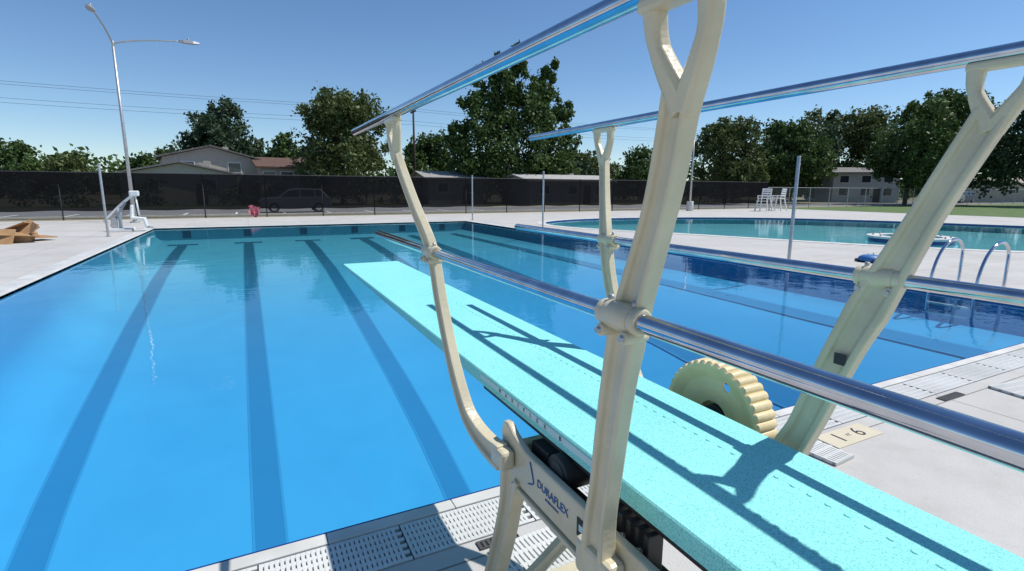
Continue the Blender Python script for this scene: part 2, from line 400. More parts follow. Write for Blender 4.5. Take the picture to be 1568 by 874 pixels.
seg_grate(YN-C,YF+C,XL-C-G+.004,XL-C-.004,'y',.04,.032)
seg_grate(YN-C,YF+C,XR_+C+.004,XR_+C+G-.004,'y',.04,.032)
seg_grate(XL-C-G,XR_+C+G,YF+C+.004,YF+C+G-.004,'x',.06,.05)
obj('gutter_grates',V,F,'grate',pool)

pool2=empty('leisure_pool')
L=len(free)
obj('pool_floor',[(*p,-.38) for p in free],[tuple(range(L))],'poolfloor2',pool2)
V=[(*p,-.38) for p in free]+[(*p,-.10) for p in free]+[(*p,-.006) for p in free]
obj('pool_walls',V,[(i,(i+1)%L,L+(i+1)%L,L+i) for i in range(L)],'poolwall',pool2)
obj('waterline_tiles',V,[(L+i,L+(i+1)%L,2*L+(i+1)%L,2*L+i) for i in range(L)],'bluetile',pool2)
o=obj('water_surface',[(*p,-.06) for p in offset(free,.001)],[tuple(range(L))],'water2',pool2)
if o.data.polygons[0].normal.z<0:o.data.flip_normals()
fo=offset(free,.42);V=[(*p,-.01) for p in free]+[(*p,.012) for p in free]+[(*p,.012) for p in fo]+[(*p,-.03) for p in fo]
F=[]
for k in range(3):F+=[(k*L+i,k*L+(i+1)%L,(k+1)*L+(i+1)%L,(k+1)*L+i) for i in range(L)]
obj('coping',V,F,'coping',pool2)
ring=empty('round_pool_island',(20.3,9.9,0))
def ringmesh(name,r0,r1,z0,z1,m,parent,seg=48):
    V=[];F=[]
    for k in range(seg):
        a=2*math.pi*k/seg;c,s=math.cos(a),math.sin(a);V+=[(r0*c,r0*s,z0),(r1*c,r1*s,z0),(r1*c,r1*s,z1),(r0*c,r0*s,z1)]
    for k in range(seg):
        a=4*k;b=4*((k+1)%seg);F+=[(a,b,b+1,a+1),(a+1,b+1,b+2,a+2),(a+2,b+2,b+3,a+3),(a+3,b+3,b,a)]
    return obj(name,V,F,m,parent)
ringmesh('wall',.95,1.2,-.379,.02,'poolwall',ring);ringmesh('coping',.88,1.27,.021,.09,'coping',ring)
ringmesh('tile_band',1.201,1.215,-.1,.02,'bluetile',ring)
for k in range(10):
    a=2*math.pi*k/10+.2;tube('spray_jet',[(1.07*math.cos(a),1.07*math.sin(a),.09),(1.07*math.cos(a),1.07*math.sin(a),.15)],.03,'galv',ring,8)

# ---------------- diving board stand ----------------
CX=1.0
def mx(p,side):return (p[0],p[1],p[2]) if side<0 else (2*CX-p[0],p[1],p[2])
H=1.6
stand=empty('springboard_stand')
RR=.0172
for side in (-1,1):
    ZU=H+(.276 if side<0 else .292)
    ZM=H-(.228 if side<0 else .214)
    sn='left' if side<0 else 'right'
    ux=lambda y:.505+(2.74-y)*.012
    tube(f'upper_rail_{sn}',[mx((ux(y),y,ZU),side) for y in (2.74,1.2,-.2,-1.6)],RR,'chrome',stand,28,.003)
    mxx=.600 if side<0 else .592
    tube(f'middle_rail_{sn}',[mx((mxx,y,ZM),side) for y in (2.74,1.2,-.2,-1.6)],RR,'chrome',stand,28,.003)
    near=[(.662,.872,.735),(.657,.86,.86),(.648,.836,.962),(.632,.79,1.19),(.620,.742,1.372),(.590,.645,1.58),(.553,.572,1.755)]
    fwd=[(.662,1.38,.765),(.655,1.46,.768),(.64,1.545,.80),(.628,1.61,.858),(.618,1.70,1.0),(.613,1.80,1.19),(.603,1.86,1.372),(.565,1.93,1.53),(.53,1.99,1.68),(.515,2.015,1.76)]
    if side>0:
        near=[(.664,.905,.735),(.662,.886,.86),(.655,.848,.965),(.635,.788,1.176),(.602,.732,1.357),(.570,.654,1.583),(.535,.585,1.775)]
    k=1 if side<0 else 1.25
    for nm,path,wf,tf in (('near_stanchion',near,lerp((0,.082*k),(.3,.062*k),(.55,.07*k),(.62,.078*k),(.8,.054*k),(1,.056*k)),lerp((0,.045),(1,.032))),
                          ('forward_stanchion',fwd,lerp((0,.085),(.2,.07),(.45,.056),(.7,.060),(.8,.048),(1,.046)),lerp((0,.042),(1,.028)))):
        P=[mx(p,side) for p in crom(path,6)]
        sweep(f'{nm}_{sn}',P,wf,tf,'cream',stand)
        top=Vector(path[-1])
        yc=(top.y-.005 if nm[0]=='n' else top.y+.012)
        for d,s2 in ((.052,'a'),(-.052,'b')):
            e=Vector((ux(yc)+.002,yc+d,ZU-.022))
            mid=(top+e)/2+Vector((0,d*.35,-.008))
            A=[mx(tuple(q),side) for q in crom([top+Vector((.004,-d*.02,-.045)),mid,e],6)]
            sweep(f'{nm}_yoke_{s2}_{sn}',A,lerp((0,.044),(.5,.026),(1,.036)),lerp((0,.032),(1,.028)),'cream',stand,prof=[(-1,-.6),(-1,.6),(-.5,1),(.5,1),(1,.6),(1,-.6),(.5,-1),(-.5,-1)],bevel=.003)
        V=[];F=[];xs=mx((ux(yc),0,0),side)[0];boxdata(xs-.017,xs+.017,yc-.07,yc+.07,ZU-.032,ZU-.012,V,F)
        obj(f'{nm}_saddle_{sn}',V,F,'cream',stand,bevel=.006)
        ym=.742 if nm[0]=='n' else 1.86
        xm=mx((mxx,0,0),side)[0]
        for dy in (-.045,.045):
            tube(f'{nm}_collar_{sn}',[(xm,ym+dy-.010,ZM),(xm,ym+dy+.010,ZM)],RR+.008,'cream',stand,24,.004)
        tube(f'{nm}_clamp_{sn}',[(xm,ym-.038,ZM),(xm,ym+.038,ZM)],RR+.010,'cream',stand,24,.006)
        for dy in (-.034,.034):
            dz=-.03
            tube(f'{nm}_bolt_boss_{sn}',[(xm-.026,ym+dy,ZM+dz),(xm+.026,ym+dy,ZM+dz)],.0125,'cream',stand,16,.003)
            tube(f'{nm}_bolt_head_{sn}',[(xm-.033,ym+dy,ZM+dz),(xm+.033,ym+dy,ZM+dz)],.0065,'galv',stand,6)
            tube(f'{nm}_cap_bolt_{sn}',[(xm,ym+dy-.0,ZM+.02),(xm,ym+dy,ZM+.036)],.006,'galv',stand,6)
    def X(a):return 2*CX-a if side>0 else a
    def bx(name,x0,x1,*r,**k):
        a,b=sorted((X(x0),X(x1)));return box(f'{name}_{sn}',a,b,*r,**k)
    pr=[(-1.2,.70),(-1.2,.818),(1.28,.822),(1.36,.845),(1.40,.868),(1.43,.865),(1.445,.83),(1.44,.74),(1.41,.70),(1.30,.69)]
    V=[(X(.690),y,z) for y,z in pr]+[(X(.715),y,z) for y,z in pr];n=len(pr)
    F=[tuple(range(n)),tuple(range(n,2*n))[::-1]]+[(i,(i+1)%n,n+(i+1)%n,n+i) for i in range(n)]
    obj(f'side_beam_{sn}',V,F,'cream',stand,bevel=.007)
    bx('lower_flange',.682,.74,-1.2,1.36,.672,.688,m='cream',parent=stand,bevel=.004)
    for y,z in ((1.415,.80),(1.405,.745),(.93,.73),(.80,.73),(.5,.78),(.42,.72)):
        a=X(.690);tube(f'plate_bolt_{sn}',[(a+(-.007 if side<0 else .007),y,z),(a+(.02 if side<0 else -.02),y,z)],.010,'galv',stand,12,.002)
    bx('foot_block_near',.640,.6885,.80,.935,.70,.79,m='cream',parent=stand,bevel=.012)
    bx('foot_block_front',.640,.6885,1.34,1.43,.735,.80,m='cream',parent=stand,bevel=.012)
    bx('under_strip',.755,.79,.55,1.74,.853,.8735,m='black',parent=stand,bevel=.003)  # plain black strip along the underside of the board edge
    bx('trough_web',.718,.745,.72,1.36,.70,.79,m='black',parent=stand,bevel=.003)
    bx('trough_floor',.7455,.80,.72,1.36,.70,.745,m='black',parent=stand,bevel=.003)
    sweep(f'front_leg_{sn}',[mx(p,side) for p in crom([(.70,1.37,.715),(.70,1.41,.53),(.70,1.50,.28),(.70,1.60,.03)],4)],lerp((0,.12),(.25,.075),(.8,.07),(1,.10)),lerp((0,.045),(1,.055)),'cream',stand)
    sweep(f'rear_leg_{sn}',[mx(p,side) for p in crom([(.70,-.6,.70),(.70,-.62,.4),(.70,-.65,.03)],4)],lerp((0,.12),(1,.08)),lerp((0,.045),(1,.055)),'cream',stand)
    bx('base_rail',.655,.745,-.8,1.72,.003,.035,m='cream',parent=stand,bevel=.005)
    sweep(f'cross_brace_{sn}',[mx(p,side) for p in ((.70,1.33+(.035 if side>0 else 0),.70),(1.30,1.47+(.035 if side>0 else 0),.08))],lambda s:.05,lambda s:.03,'cream',stand,ref=Vector((0,1,0)))
box('front_crossmember',.718,1.282,1.365,1.41,.70,.80,'cream',stand,bevel=.008)
box('front_base_crossmember',.73,1.27,1.56,1.62,.036,.07,'cream',stand,bevel=.005)
cylx('fulcrum_roller',.722,1.278,1.15,.815,.052,'black',stand)
tube('fulcrum_roller_bore',[(.7215,1.15,.815),(.7205,1.15,.815)],.034,'dark',stand,24)
V=[];F=[]
boxdata(.80,1.20,.98,1.06,.72,.865,V,F);boxdata(.80,1.20,1.24,1.31,.72,.83,V,F)
for k in range(7):boxdata(.728,.775,.78+.03*k,.795+.03*k,.745,.852,V,F)
boxdata(.735,.78,1.22,1.32,.745,.835,V,F)
obj('fulcrum_carriage',V,F,'black',stand,bevel=.003)
for k in range(3):tube('carriage_bolt',[(.7265,.81+.06*k,.80),(.735,.81+.06*k,.80)],.008,'galv',stand,6)
WY,WZ=1.175,.845
def wheel():
    seg=240;rings=[(.018,1.395,0),(.055,1.395,0),(.058,1.372,0),(.10,1.368,0),(.14,1.368,0),(.165,1.358,0),(.178,1.352,0),(.190,1.352,.5),(.198,1.358,1),(.200,1.385,1),(.200,1.42,1),(.198,1.437,1),(.19,1.442,.4),(.172,1.44,0),(.165,1.378,0),(.10,1.378,0),(.066,1.380,0),(.062,1.405,0),(.018,1.41,0)]
    V=[];F=[]
    for r,x,sc_ in rings:
        for k in range(seg):
            a=2*math.pi*k/seg;s=abs(math.sin(a*20))
            rr=r-sc_*.010*(1-s**.6)
            V.append((x-.022,WY+rr*math.cos(a),WZ+rr*math.sin(a)))
    n=len(rings)
    for i in range(n):
        for k in range(seg):
            j=(i+1)%n;a=i*seg+k;b=i*seg+(k+1)%seg;F.append((a,b,j*seg+(k+1)%seg,j*seg+k))
    return obj('fulcrum_handwheel',V,F,'cream_y',stand)
wh=wheel()
cylx('handwheel_axle',1.24,1.38,WY,WZ,.017,'black',stand)
cylx('handwheel_hub',1.353,1.372,WY,WZ,.045,'black',stand)
bpy.ops.mesh.primitive_cylinder_add(radius=.017,depth=.3,location=(1.37,WY-.05,WZ+.125),rotation=(0,R(90),0))
cut=bpy.context.object
bo=wh.modifiers.new('hole','BOOLEAN');bo.object=cut;bo.operation='DIFFERENCE';bo.solver='EXACT'
bpy.context.view_layer.objects.active=wh;wh.select_set(True)
try: bpy.ops.object.modifier_apply(modifier='hole')
except Exception as e: print('bool',e)
bpy.data.objects.remove(cut)
text('lettering','DURAFLEX',.034,frame((.6885,1.12,.765),(0,-1,0),(0,0,1)),'inkblue',stand)
text('lettering_small','INTERNATIONAL',.009,frame((.6885,1.12,.74),(0,-1,0),(0,0,1)),'inkblue',stand)
tube('logo_curl',crom([(.6882,1.255,.735),(.6882,1.225,.75),(.6882,1.23,.775),(.6882,1.245,.81)],5),.0020,'inkblue',stand,6)
box('warning_label',.6875,.689,.955,.995,.735,.785,'ink',stand)
box('warning_label_mark',.6868,.6874,.965,.985,.752,.77,'sticker',stand)
box('serial_label',1.346,1.3475,.765,.795,1.155,1.185,'ink',stand)

# ---------------- board ----------------
bd=empty('springboard')
BX0,BX1=.745,1.253;ZB=.925
def th(y):return .05 if y<2.2 else .05-.028*(y-2.2)/(4.92-2.2)
V=[];F=[];bys=[-.2+5.12*i/40 for i in range(41)]
prof=lambda t:[(BX0,-t),(BX0,-.004),(BX0+.004,0),(BX1-.004,0),(BX1,-.004),(BX1,-t),(BX1-.03,-t),(BX1-.032,-t+.012),(BX0+.032,-t+.012),(BX0+.03,-t)]
for y in bys:
    for a,b in prof(th(y)):V.append((a,y,ZB+b))
n=10
for i in range(40):
    for k in range(n):
        a=i*n+k;b=i*n+(k+1)%n;F.append((a,b,b+n,a+n))
F.append(tuple(range(n)));F.append(tuple(40*n+k for k in range(n)))
obj('deck_plank',V,F,'board',bd)
V=[];F=[]
for k in range(5):
    x=BX0+.09+.082*k
    n0=len(V)
    for y,t in ((-.1,.05),(2.2,.05),(4.8,.024)):
        V+=[(x,y,ZB-.014),(x+.008,y,ZB-.014),(x+.008,y,ZB-t),(x,y,ZB-t)]
    for i in range(2):
        for j in range(4):
            a=n0+i*4+j;b=n0+i*4+(j+1)%4;F.append((a,b,b+4,a+4))
obj('underside_ribs',V,F,'board',bd)
V=[];F=[]
for xr in (.915,1.083):
    y=-.1
    while y<2.9:
        n0=len(V);s=8
        for rr,z in ((.0085,0.0003),(.006,.0022)):
            for k in range(s):
                a=2*math.pi*k/s;V.append((xr+rr*.6*math.cos(a),y+rr*math.sin(a),ZB+z))
        for k in range(s):F.append((n0+k,n0+(k+1)%s,n0+s+(k+1)%s,n0+s+k))
        F.append(tuple(n0+s+k for k in range(s)))
        y+=.042
obj('drain_dimples',V,F,'board',bd)
box('tip_edge',BX0-.002,BX0+.03,4.921,4.928,ZB-.02,ZB-.002,'black',bd)
box('side_label',BX0-.0015,BX0-.0003,1.0,1.74,ZB-.030,ZB-.010,'sticker',bd)
text('side_lettering','MAXIFLEX B',.019,frame((BX0-.0022,1.37,ZB-.020),(0,-1,0),(0,0,1)),'ink',bd,ext=.0004,space=4.6)

# ---------------- deck details ----------------
dm=empty('depth_marker')
box('tile',3.22,3.70,1.80,1.97,.001,.006,'tile',dm)
text('numerals','1   6',.15,frame((3.46,1.885,.0068),(1,0,0),(0,1,0)),'ink',dm,ext=.0003)
text('unit_mark','FT',.04,frame((3.46,1.885,.0068),(1,0,0),(0,1,0)),'ink',dm,ext=.0003)
def mat_grate(name,x0,x1,y0,y1,m='grate',rot=0,z=.02):
    V=[];F=[];w=x1-x0;h=y1-y0
    grate(-w/2,w/2,-h/2,h/2,'x',V,F,.024,.016,3,z=z,zb=0)
    o=obj(name,V,F,m);o.location=((x0+x1)/2,(y0+y1)/2,.003);o.rotation_euler=(0,0,rot);return o
mat_grate('grate_panel',2.98,3.18,1.68,1.9,rot=R(4))
mat_grate('grate_panel',5.35,5.95,1.60,1.86,rot=R(-8))
mat_grate('grate_panel',.86,1.2,1.66,1.92,rot=R(3))
mat_grate('drain_grate',4.72,5.02,1.90,1.97,'dark',z=.005)
mat_grate('drain_grate',.82,1.02,1.93,1.995,'dark',z=.005)
mat_grate('grate_panel',-5.6,-5.1,12.2,12.45,z=.01)

def flagpole(x,y,h=2.35):
    e=empty('backstroke_flag_pole',(x,y,0))
    tube('pole',[(0,0,0),(0,0,h)],.036,'galv',e,14,.003);tube('base_flange',[(0,0,.002),(0,0,.03)],.07,'galv',e,18,.004)
    tube('cap',[(0,0,h),(0,0,h+.03)],.042,'galv',e,14,.008)
    tube('eye_hook',[(0.03,0,h-.12),(.07,0,h-.12),(.07,0,h-.16)],.006,'galv',e,6)
flagpole(-4.2,21.6);flagpole(10.62,7.5,2.3);flagpole(10.75,18.6,2.3);flagpole(10.6,25.75,2.3)
lad=empty('pool_ladder')
for y in (4.47,3.86):
    P=crom([(10.85,y,.0),(10.85,y,.35),(10.82,y,.66),(10.65,y,.80),(10.40,y,.80),(10.13,y,.62),(9.97,y,.3),(9.93,y,-.1),(9.93,y,-.42)],6)
    tube('handrail',P,.024,'chrome',lad,16);tube('flange',[(10.85,y,.002),(10.85,y,.025)],.055,'chrome',lad,20,.004)
for z in (-.2,-.36):box('step',9.86,9.95,3.88,4.45,z,z+.03,'white',lad)
bc=empty('deck_vacuum_cleaner',(12.7,6.95,0))
tube('body',[(0,0,.04),(0,0,.12),(0,0,.16)],lambda s:.25-.10*s*s,'blue',bc,24,.01)
for s in (-.2,.2):tube('roller',[(-.2,s,.04),(.2,s,.04)],.038,'dark',bc,12,.005)
tube('handle',crom([(-.12,0,.15),(-.08,0,.21),(.08,0,.21),(.12,0,.15)],5),.012,'white',bc,8)
tube('hose',[(.18*math.cos(a*.5)+.5,.18*math.sin(a*.5)-.1,.02+.0008*a) for a in range(0,40)],.014,'blue',bc,6)

pl=empty('pool_lift',(-4.25,24.2,0))
box('base',-.35,.35,-.4,.4,.002,.12,'white',pl,.02)
tube('mast',[(-.05,.1,.1),(-.05,.1,.85)],.06,'white',pl,16,.01)
tube('arm',crom([(-.55,.1,.35),(-.05,.1,.9),(.35,-.1,1.25),(.55,-.2,1.42)],5),.045,'white',pl,12)
tube('actuator',[(-.35,.1,.2),(.2,-.05,1.05)],.035,'galv',pl,12)
box('motor_housing',.38,.68,-.34,-.08,1.30,1.5,'white',pl,.04)
tube('hanger',[(.55,-.2,1.35),(.62,-.25,.6)],.03,'white',pl,10)
sv=[(.35,.52),(.40,.98),(.47,.98),(.43,.55),(.80,.50),(.86,.18),(.80,.16),(.74,.43),(.38,.45)]
V=[(a,-.48,b) for a,b in sv]+[(a,-.05,b) for a,b in sv];n=len(sv)
obj('seat_shell',V,[tuple(range(n)),tuple(range(n,2*n))[::-1]]+[(i,(i+1)%n,n+(i+1)%n,n+i) for i in range(n)],'white',pl,bevel=.02)
tube('footrest',[(.82,-.45,.16),(1.0,-.45,.12),(1.0,-.08,.12),(.82,-.08,.16)],.02,'galv',pl,8)
box('control_box',-.3,-.12,-.17,.03,.14,.5,'galv',pl,.02)

cb=empty('cardboard_pile',(-6.55,20.6,0));cb.scale=(1.1,1.1,1.0)
def plate(name,c,w,h,rx,ry,rz,m):
    o=box(name,-w/2,w/2,-h/2,h/2,-.012,.012,m,cb);o.location=c;o.rotation_euler=(R(rx),R(ry),R(rz))
box('open_box_body',-.8,-.1,-.5,.35,.002,.32,'card',cb)
box('open_box_body',.12,.62,-.42,.2,.002,.22,'card',cb)
for i,(c,w,h,a,b,g) in enumerate([((-.5,-.1,.42),.9,.6,10,-14,5),((.35,-.3,.28),.95,.7,8,6,20),((.25,.1,.36),.9,.6,-12,-24,-10),((.55,-.15,.38),.55,.55,30,-38,15),((-.1,-.6,.22),1.1,.5,58,3,-6),((.5,.2,.12),1.0,.7,2,2,40),((-1.0,-.1,.25),.6,.6,10,50,0),((.75,-.3,.42),.3,.45,20,-60,10)]):
    plate(f'flap_{i}',c,w,h,a,b,g,'card')

def lamp(name,x,y,h,arms,base=True,r=.085):
    e=empty(name,(x,y,0))
    tube('shaft',[(0,0,.0),(0,0,h)],lambda s:r-.4*r*s,'galv',e,14)
    if base:tube('footing',[(0,0,0),(0,0,.75)],.26,'coping',e,20,.02)
    else:tube('base_plate',[(0,0,0),(0,0,.06)],.2,'galv',e,12,.01)
    for dx,dy,dz in arms:
        L=Vector((dx,dy,0));d=L.normalized()
        P=crom([(0,0,h-.25),tuple(d*.18+Vector((0,0,h-.05))),tuple(L*.5+Vector((0,0,h+dz*.62))),tuple(L+Vector((0,0,h+dz)))],6)
        tube('arm',P,lambda s:.042-.014*s,'galv',e,10)
        q=L+Vector((0,0,h+dz));f=d;V=[];F=[]
        side=Vector((-f.y,f.x,0))
        for t,w,zt,zb in ((-.1,.05,.05,-.03),(.1,.12,.08,-.05),(.5,.13,.07,-.06),(.75,.06,.03,-.03)):
            c=q+f*t;V+=[c+side*w+Vector((0,0,zb)),c-side*w+Vector((0,0,zb)),c-side*w*.7+Vector((0,0,zt)),c+side*w*.7+Vector((0,0,zt))]
        for i in range(3):
            for j in range(4):
                a=i*4+j;b=i*4+(j+1)%4;F.append((a,b,b+4,a+4))
        F+=[(0,1,2,3),(12,13,14,15)]
        obj('lamp_head',V,F,'galv',e,bevel=.01)
        tube('photocell',[tuple(q+f*.3+Vector((0,0,.06))),tuple(q+f*.3+Vector((0,0,.17)))],.05,'galv',e,10,.01)
    return e
lamp('street_lamp',-4.75,30.0,8.0,[(2.6,.1,.30),(-.1,-2.6,.5)],base=False)
lamp('street_lamp',31.5,31.2,6.3,[(-.35,.1,.02)])

def fence(name,x0,x1,y,h,screen=True,step=3.05):
    e=empty(name)
    V=[];F=[];x=x0
    while x<=x1+.01:
        tubedata([(x,y,0),(x,y,h+.04)],.035,V,F,8);x+=step
    tubedata([(x0,y,h),(x1,y,h)],.025,V,F,8);tubedata([(x0,y,.08),(x1,y,.08)],.015,V,F,6)
    obj('posts_and_rails',V,F,'galv' if not screen else 'wire',e)
    if screen:
        V=[];F=[];N=int((x1-x0)/.25)
        for i in range(N+1):
            xx=x0+(x1-x0)*i/N;w=.018*math.sin(xx*2.1)+.012*math.sin(xx*5.3)
            V+=[(xx,y-.045+w*.6,.46+.02*math.sin(xx*2.06)),(xx,y-.045+w,1.3),(xx,y-.045,h-.015-.012*abs(math.sin(xx*1.03)))]
        for i in range(N):
            a=3*i;F+=[(a,a+3,a+4,a+1),(a+1,a+4,a+5,a+2)]
        obj('privacy_screen',V,F,'screen',e,smooth=True)
    zt=.45 if screen else h
    obj('chain_link_mesh',[(x0,y,.05),(x1,y,.05),(x1,y,zt),(x0,y,zt)],[(0,1,2,3)],'chain',e)
    return e
fence('chain_link_fence',-60,43,33.2,2.35)
fence('chain_link_fence',43.1,110,33.2,1.9,False)

def flat(name,x0,x1,y0,y1,z,m,parent=None):return obj(name,[(x0,y0,z),(x1,y0,z),(x1,y1,z),(x0,y1,z)],[(0,1,2,3)],m,parent)
flat('parking_lot',-120,19,35.5,52,-.024,'asphalt')
flat('road',19.01,260,38,46,-.025,'asphalt')
V=[];F=[]
for i in range(24):boxdata(-50+2.9*i,-49.88+2.9*i,36.2,41.2,-.0235,-.019,V,F)
obj('parking_lines',V,F,'paint')
box('kerb',-120,260,35.3,35.48,-.03,.1,'coping')
flat('lawn',43.5,140,8,33.05,.006,'lawn')
flat('lawn',-120,260,54,60,-.02,'lawn')

tw=empty('beach_towel',(.35,33.05,0));V=[];F=[]
for i in range(13):
    for j in range(11):
        u,v=i/12,j/10;V.append(((u-.5)*.60*(1-.35*v)+.05*math.sin(v*9+u*2),-.06-.06*math.sin(u*14+v*3),(.62+.06*math.sin(u*6))-.60*v*(1-.12*math.sin(u*8))))
for i in range(12):
    for j in range(10):
        a=i*11+j;F.append((a,a+1,a+12,a+11))
obj('cloth',V,F,'pink',tw,smooth=True)

def car(x,y,c,rz=0):
    e=empty('parked_car',(x,y,-.02));e.rotation_euler=(0,0,rz)
    k='carpaint_%d'%len(bpy.data.materials);M[k]=mat(k,c,tuple(a*.95 for a in c),rough=.25)
    hb=[(-2.3,.35),(-2.33,.75),(-2.2,.98),(-1.0,1.05),(1.9,1.1),(2.25,1.05),(2.3,.6),(2.25,.35)]
    def ext(name,pr,w0,w1,m):
        zs=[p[1] for p in pr];z0,z1=min(zs),max(zs)
        W=lambda z:w0+(w1-w0)*(z-z0)/(z1-z0)
        V=[(a,-W(b),b) for a,b in pr]+[(a,W(b),b) for a,b in pr];n=len(pr)
        obj(name,V,[tuple(range(n)),tuple(range(n,2*n))[::-1]]+[(i,(i+1)%n,n+(i+1)%n,n+i) for i in range(n)],m,e,bevel=.05)
    ext('body',hb,.9,.88,k)
    ext('cabin',[(-1.25,1.0),(-.5,1.55),(.1,1.66),(1.6,1.62),(2.15,1.06)],.84,.66,k)
    for pr in ([(-1.0,1.08),(-.42,1.5),(.2,1.56),(.2,1.08)],[(.3,1.08),(.3,1.56),(1.15,1.55),(1.2,1.08)],[(1.3,1.08),(1.25,1.55),(1.55,1.53),(1.9,1.1)]):
        for s in (-1,1):
            V=[(a,s*(.86-(b-1.0)*.18/.66*1.05+.012),b) for a,b in pr];obj('side_window',V,[tuple(range(4))],'glass',e)
    obj('windscreen',[(-1.22,-.72,1.06),(-1.22,.72,1.06),(-.53,.62,1.53),(-.53,-.62,1.53)],[(0,1,2,3)],'glass',e)
    for wx in (-1.45,1.4):
        for s in (-1,1):
            tube('wheel',[(wx,s*.72,.34),(wx,s*.93,.34)],.34,'tyre',e,24,.03);tube('rim',[(wx,s*.93,.34),(wx,s*.945,.34)],.2,'galv',e,16)
    for s in (-1,1):box('headlight',-2.34,-2.28,s*.7-.15,s*.7+.15,.7,.85,'white',e)
car(3.1,40.0,(.30,.34,.38));car(-20.5,42.5,(.7,.7,.7));car(86,38,(.4,.42,.44));car(94,40,(.12,.14,.18))

def lchair(x,y,rz):
    e=empty('lifeguard_chair',(x,y,0));e.rotation_euler=(0,0,rz);V=[];F=[]
    for sx in (-1,1):
        for sy in (-1,1):tubedata([(sx*.48,sy*.5,0),(sx*.33,sy*.3,1.0)],.05,V,F,6)
        tubedata([(sx*.33,.3,1.0),(sx*.33,.42,1.75)],.045,V,F,6)
        tubedata([(sx*.4,-.35,1.2),(sx*.4,.35,1.2)],.035,V,F,6);tubedata([(sx*.4,-.3,.98),(sx*.4,-.33,1.2)],.03,V,F,6)
    for z in (.25,.5,.75):boxdata(-.45,.45,-.62+.2*z,-.5+.2*z,z,z+.05,V,F)
    boxdata(-.42,.42,-.36,.34,.97,1.04,V,F)
    for z in (1.15,1.33,1.51,1.66):boxdata(-.34,.34,.33+.1*(z-1.15),.37+.1*(z-1.15),z,z+.12,V,F)
    obj('frame',V,F,'white',e)
lchair(36.8,28.6,R(150));lchair(38.9,28.9,R(190))

def house(name,x,y,w,d,he,hr,wall,roof,rz=0,gable='x',wins=3,base=0):
    e=empty(name,(x,y,base));e.rotation_euler=(0,0,rz)
    kw='wall_%d'%len(bpy.data.materials);M[kw]=mat(kw,wall,tuple(a*.9 for a in wall),rough=.85,scale=2)
    kr='roof_%d'%len(bpy.data.materials);M[kr]=mat(kr,roof,tuple(a*.75 for a in roof),rough=.95,scale=3,bump=.3,bscale=20)
    box('walls',-w/2,w/2,-d/2,d/2,0,he,kw,e)
    o=.45
    if gable=='x':
        V=[(-w/2-o,-d/2-o,he-.05),(w/2+o,-d/2-o,he-.05),(w/2+o,0,hr),(-w/2-o,0,hr),(w/2+o,d/2+o,he-.05),(-w/2-o,d/2+o,he-.05)]
    else:
        V=[(-w/2-o,-d/2-o,he-.05),(-w/2-o,d/2+o,he-.05),(0,d/2+o,hr),(0,-d/2-o,hr),(w/2+o,d/2+o,he-.05),(w/2+o,-d/2-o,he-.05)]
    V+=[(a,b,c+.15) for a,b,c in V];F=[(0,1,2,3),(3,2,4,5),(6,9,8,7),(9,11,10,8),(0,6,7,1),(5,4,10,11),(0,3,9,6),(3,5,11,9),(1,7,8,2),(2,8,10,4)]
    obj('roof',V,F,kr,e)
    for s in (-1,1):
        if gable=='x':obj('gable_wall',[(s*w/2,-d/2,he),(s*w/2,d/2,he),(s*w/2,0,hr-.05)],[(0,1,2)],kw,e)
        else:obj('gable_wall',[(-w/2,s*d/2,he),(w/2,s*d/2,he),(0,s*d/2,hr-.05)],[(0,1,2)],kw,e)
    for i in range(wins):
        wx=-w/2+w*(i+.5)/wins
        box('window_frame',wx-.65,wx+.65,-d/2-.05,-d/2+.01,he-1.45,he-.35,'white',e)
        box('window_pane',wx-.57,wx+.57,-d/2-.062,-d/2-.052,he-1.37,he-.43,'glass',e)
        if he>4:
            box('window_frame',wx-.65,wx+.65,-d/2-.05,-d/2+.01,.9,2.1,'white',e);box('window_pane',wx-.57,wx+.57,-d/2-.062,-d/2-.052,.98,2.02,'glass',e)
    box('door',w*.18-.45,w*.18+.45,-d/2-.04,-d/2-.002,0,2.05,'wood',e);box('chimney',w*.2,w*.2+.6,.6,1.2,he,hr+.35,kw,e)
    return e
house('two_storey_house',-3.6,69,8.6,9,4.7,5.9,(.46,.42,.36),(.17,.16,.15),rz=R(8),gable='y',wins=2)
house('garage',-5.5,62.0,9.5,4,2.9,4.0,(.46,.42,.36),(.22,.21,.20),gable='y',wins=2)
house('brick_house',4.6,66.5,7,8,3.8,4.9,(.45,.39,.33),(.13,.075,.055),rz=R(6),wins=4)
house('bungalow',21,59,6.5,7,2.7,3.5,(.4,.38,.34),(.34,.32,.30),wins=2)
house('bungalow',33,54,11,7,2.5,3.2,(.4,.38,.34),(.42,.41,.39),wins=3)
house('bungalow',83,49,8.5,8,4.2,5.0,(.5,.5,.48),(.22,.21,.20),rz=R(-40),wins=3)
house('bungalow',95,58,10,8,3.0,4.2,(.4,.36,.3),(.22,.2,.18),rz=R(-40),wins=3)
house('bungalow',106,40,10,8,2.8,3.6,(.55,.5,.42),(.38,.33,.27),rz=R(-50),wins=3)

